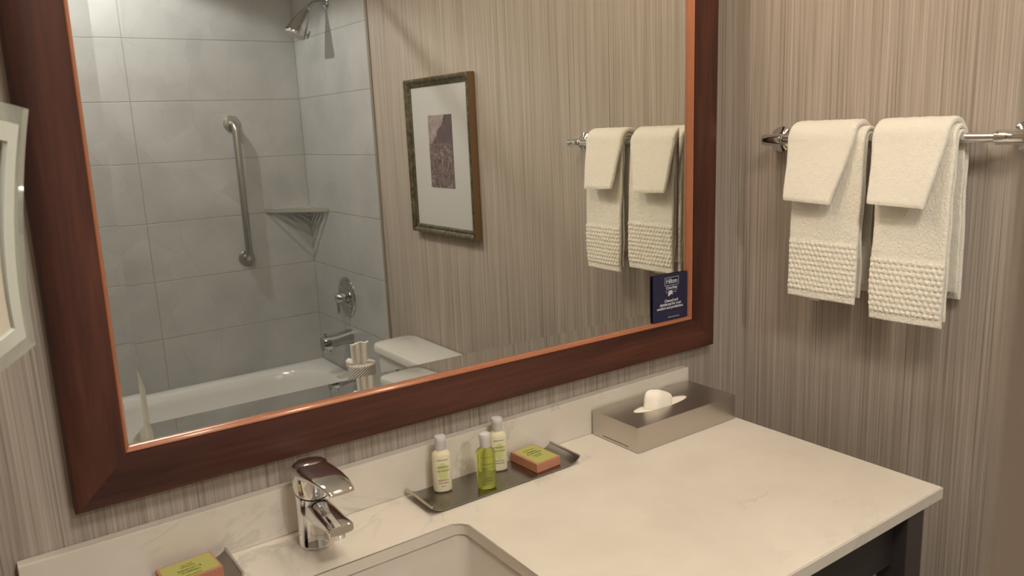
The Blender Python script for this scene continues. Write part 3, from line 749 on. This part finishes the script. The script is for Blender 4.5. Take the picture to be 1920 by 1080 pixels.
RX, RY = 1.128, -1.525
def make_roll(z, label, fan):
    t_ = thing('toilet_roll', label, 'toilet roll', (RX, RY, z)); R = .0520
    bm = B(); n = 48
    loft(bm, [circ((0, 0, zz), (1, 0, 0), (0, 1, 0), r, n) for r, zz in ((.021, .004), (.021, 0.0), (R - .003, 0.0), (R, .003), (R, .097), (R - .003, .100), (.021, .100), (.021, .096))], False, False)
    obj('roll', bm, M['roll_wrap'], t_, True)
    obj('core', loft(B(), [circ((0, 0, zz), (1, 0, 0), (0, 1, 0), r, 24) for r, zz in ((.0205, .001), (.0205, .0985), (.0195, .0985), (.0195, .001), (.0205, .001))], False, False), M['grout'], t_, True)
    if fan:
        bm = B(); rings = []
        for j in range(9):
            u = j / 8; ring = []
            for i in range(41):
                q_ = i / 40 - .5
                ring.append(Vector((q_ * (.062 + .012 * u) - .004 + .004 * u, -.010 + .0022 * math.sin(i * .42) * (.5 + u) + .008 * abs(q_), .085 + (.098 - .006 * abs(math.sin(q_ * 5))) * u)))
            bk = [v + Vector((0, .012 - .005 * u, -.002 * u)) for v in ring[::-1]]
            rings.append(ring + bk)
        loft(bm, rings); obj('folded_sheet', bm, M['roll'], t_, True)
        for (px, py, pz, sx, sy, sz, tl) in ((-.040, -.012, .104, .014, .022, .020, .2), (.034, .020, .103, .020, .010, .008, -.5)):
            bm = B(); bmesh.ops.create_icosphere(bm, subdivisions=3, radius=1)
            for v in bm.verts:
                c = v.co; k = 1 + .10 * math.sin(c.z * 7 + c.x * 3)
                x, y, z = c.x * sx * k, c.y * sy * k, c.z * sz
                v.co = Vector((px + x * math.cos(tl) - z * math.sin(tl), py + y, pz + x * math.sin(tl) + z * math.cos(tl)))
            obj('tucked_fold', bm, M['roll'], t_, 'all')
    return t_
make_roll(.4290, 'spare toilet roll standing on the closed toilet seat, lower of the stack', False)
make_roll(.5300, 'embossed toilet roll with a sheet folded upward, in front of the toilet tank', True)

# ------------------------------------------------------------------ magnifying mirror on the left
t = thing('magnifying_mirror', 'clear edged magnifying mirror with frosted band at the left photo edge', 'magnifying mirror', (-.058, -.378, 1.392), (math.radians(13), 0, math.radians(45)))
def pin(h, kx, z_y, top=1.0, n=14, roll=0.0):
    cs = [Vector((h, h * 1.02)), Vector((-h, h * 1.02)), Vector((-h, -h * 1.02)), Vector((h, -h * 1.02))]
    out = []
    for i in range(4):
        a, b = cs[i], cs[(i + 1) % 4]; m_ = (a + b) / 2
        for j in range(n):
            f = j / n; p = a.lerp(b, f); inw = -m_.normalized() * (kx * .6 if abs(m_.x) > abs(m_.y) else -kx) * 4 * f * (1 - f)
            p = p + inw; c_, s_ = math.cos(roll), math.sin(roll)
            out.append(Vector((p.x * c_ - p.y * s_, z_y, p.x * s_ + p.y * c_)))
    return out
ROLL = math.radians(5)
def ringslab(ha, ka, hb, kb, y0, y1):
    a0, b0, a1, b1 = pin(ha, ka, y0, roll=ROLL), pin(hb, kb, y0, roll=ROLL), pin(ha, ka, y1, roll=ROLL), pin(hb, kb, y1, roll=ROLL)
    bm = B(); loft(bm, [a0, b0, b1, a1, a0], False, False); bmesh.ops.remove_doubles(bm, verts=bm.verts[:], dist=1e-6); return bm
Hm = .115
obj('clear_plate', ringslab(Hm, .018, Hm - .0125, .0165, -.004, .004), M['acrylic'], t)
obj('frosted_band', ringslab(Hm - .0127, .0165, Hm - .026, .0145, -.0045, .004), M['frost'], t)
bm = B(); loft(bm, [pin(Hm - .0262, .0143, -.002, roll=ROLL), pin(Hm - .0262, .0143, .003, roll=ROLL)]); obj('mirror_disc', bm, M['mirror'], t)
bpy.context.view_layer.update()
def loc_(x, y, z): return (Matrix.Translation((-.058, -.378, 1.392)) @ Matrix.Rotation(PI / 4, 4, 'Z') @ Matrix.Rotation(math.radians(13), 4, 'X')).inverted() @ Vector((x, y, z))
obj('arm', tube(B(), [(0, .0035, 0), (0, .05, 0), loc_(-.13, -.25, 1.425), loc_(-.15, -.012, 1.425)], .007, 16), M['chrome'], t, True)
obj('wall_plate', lathe(B(), loc_(-.15, -.0005, 1.425), loc_(-.15, -.1, 1.425) - loc_(-.15, 0, 1.425), [(.04, 0), (.04, .008), (.034, .012), (.01, .014)], 32), M['chrome'], t, True)

# ------------------------------------------------------------------ lamps
t = thing('vanity_light', 'chrome vanity light bar with three glass shades above the mirror', 'wall light', (.70, 0, 2.17))
obj('back_plate', box(B(), -.40, .40, -.025, -.0005, -.045, .045, .004), M['chrome'], t, True)
for x in (-.28, 0, .28):
    obj('arm', tube(B(), [(x, -.026, 0), (x, -.15, 0), ], .009, 12), M['chrome'], t, True)
    s = obj('shade', loft(B(), [circ((x, -.15, zz), (1, 0, 0), (0, 1, 0), r, 32) for r, zz in ((.052, -.055), (.046, -.01), (.030, .035), (.010, .040), (.012, .037), (.0285, .033), (.044, -.01), (.050, -.055))] , False, False), M['shade'], t, True)
t = thing('recessed_light', 'white round downlight in the ceiling over the tub', 'ceiling light', (.50, -2.32, H))
obj('ring', loft(B(), [circ((0, 0, z), (1, 0, 0), (0, 1, 0), r, 40) for r, z in ((.060, -.0002), (.085, -.0002), (.083, -.006), (.062, -.006), (.060, -.0002))], False, False), M['ceiling'], t, True)
t = thing('added_fill_fixture', 'round unseen fill light added on the ceiling in the middle of the room', 'ceiling light', (.45, -1.25, H))  # made-up housing for the added fill lamp, out of view
obj('diffuser', lathe(B(), (0, 0, -.0002), (0, 0, -1), [(.15, 0), (.148, .014), (.13, .024), (.0005, .026)], 40), M['shade'], t, True)
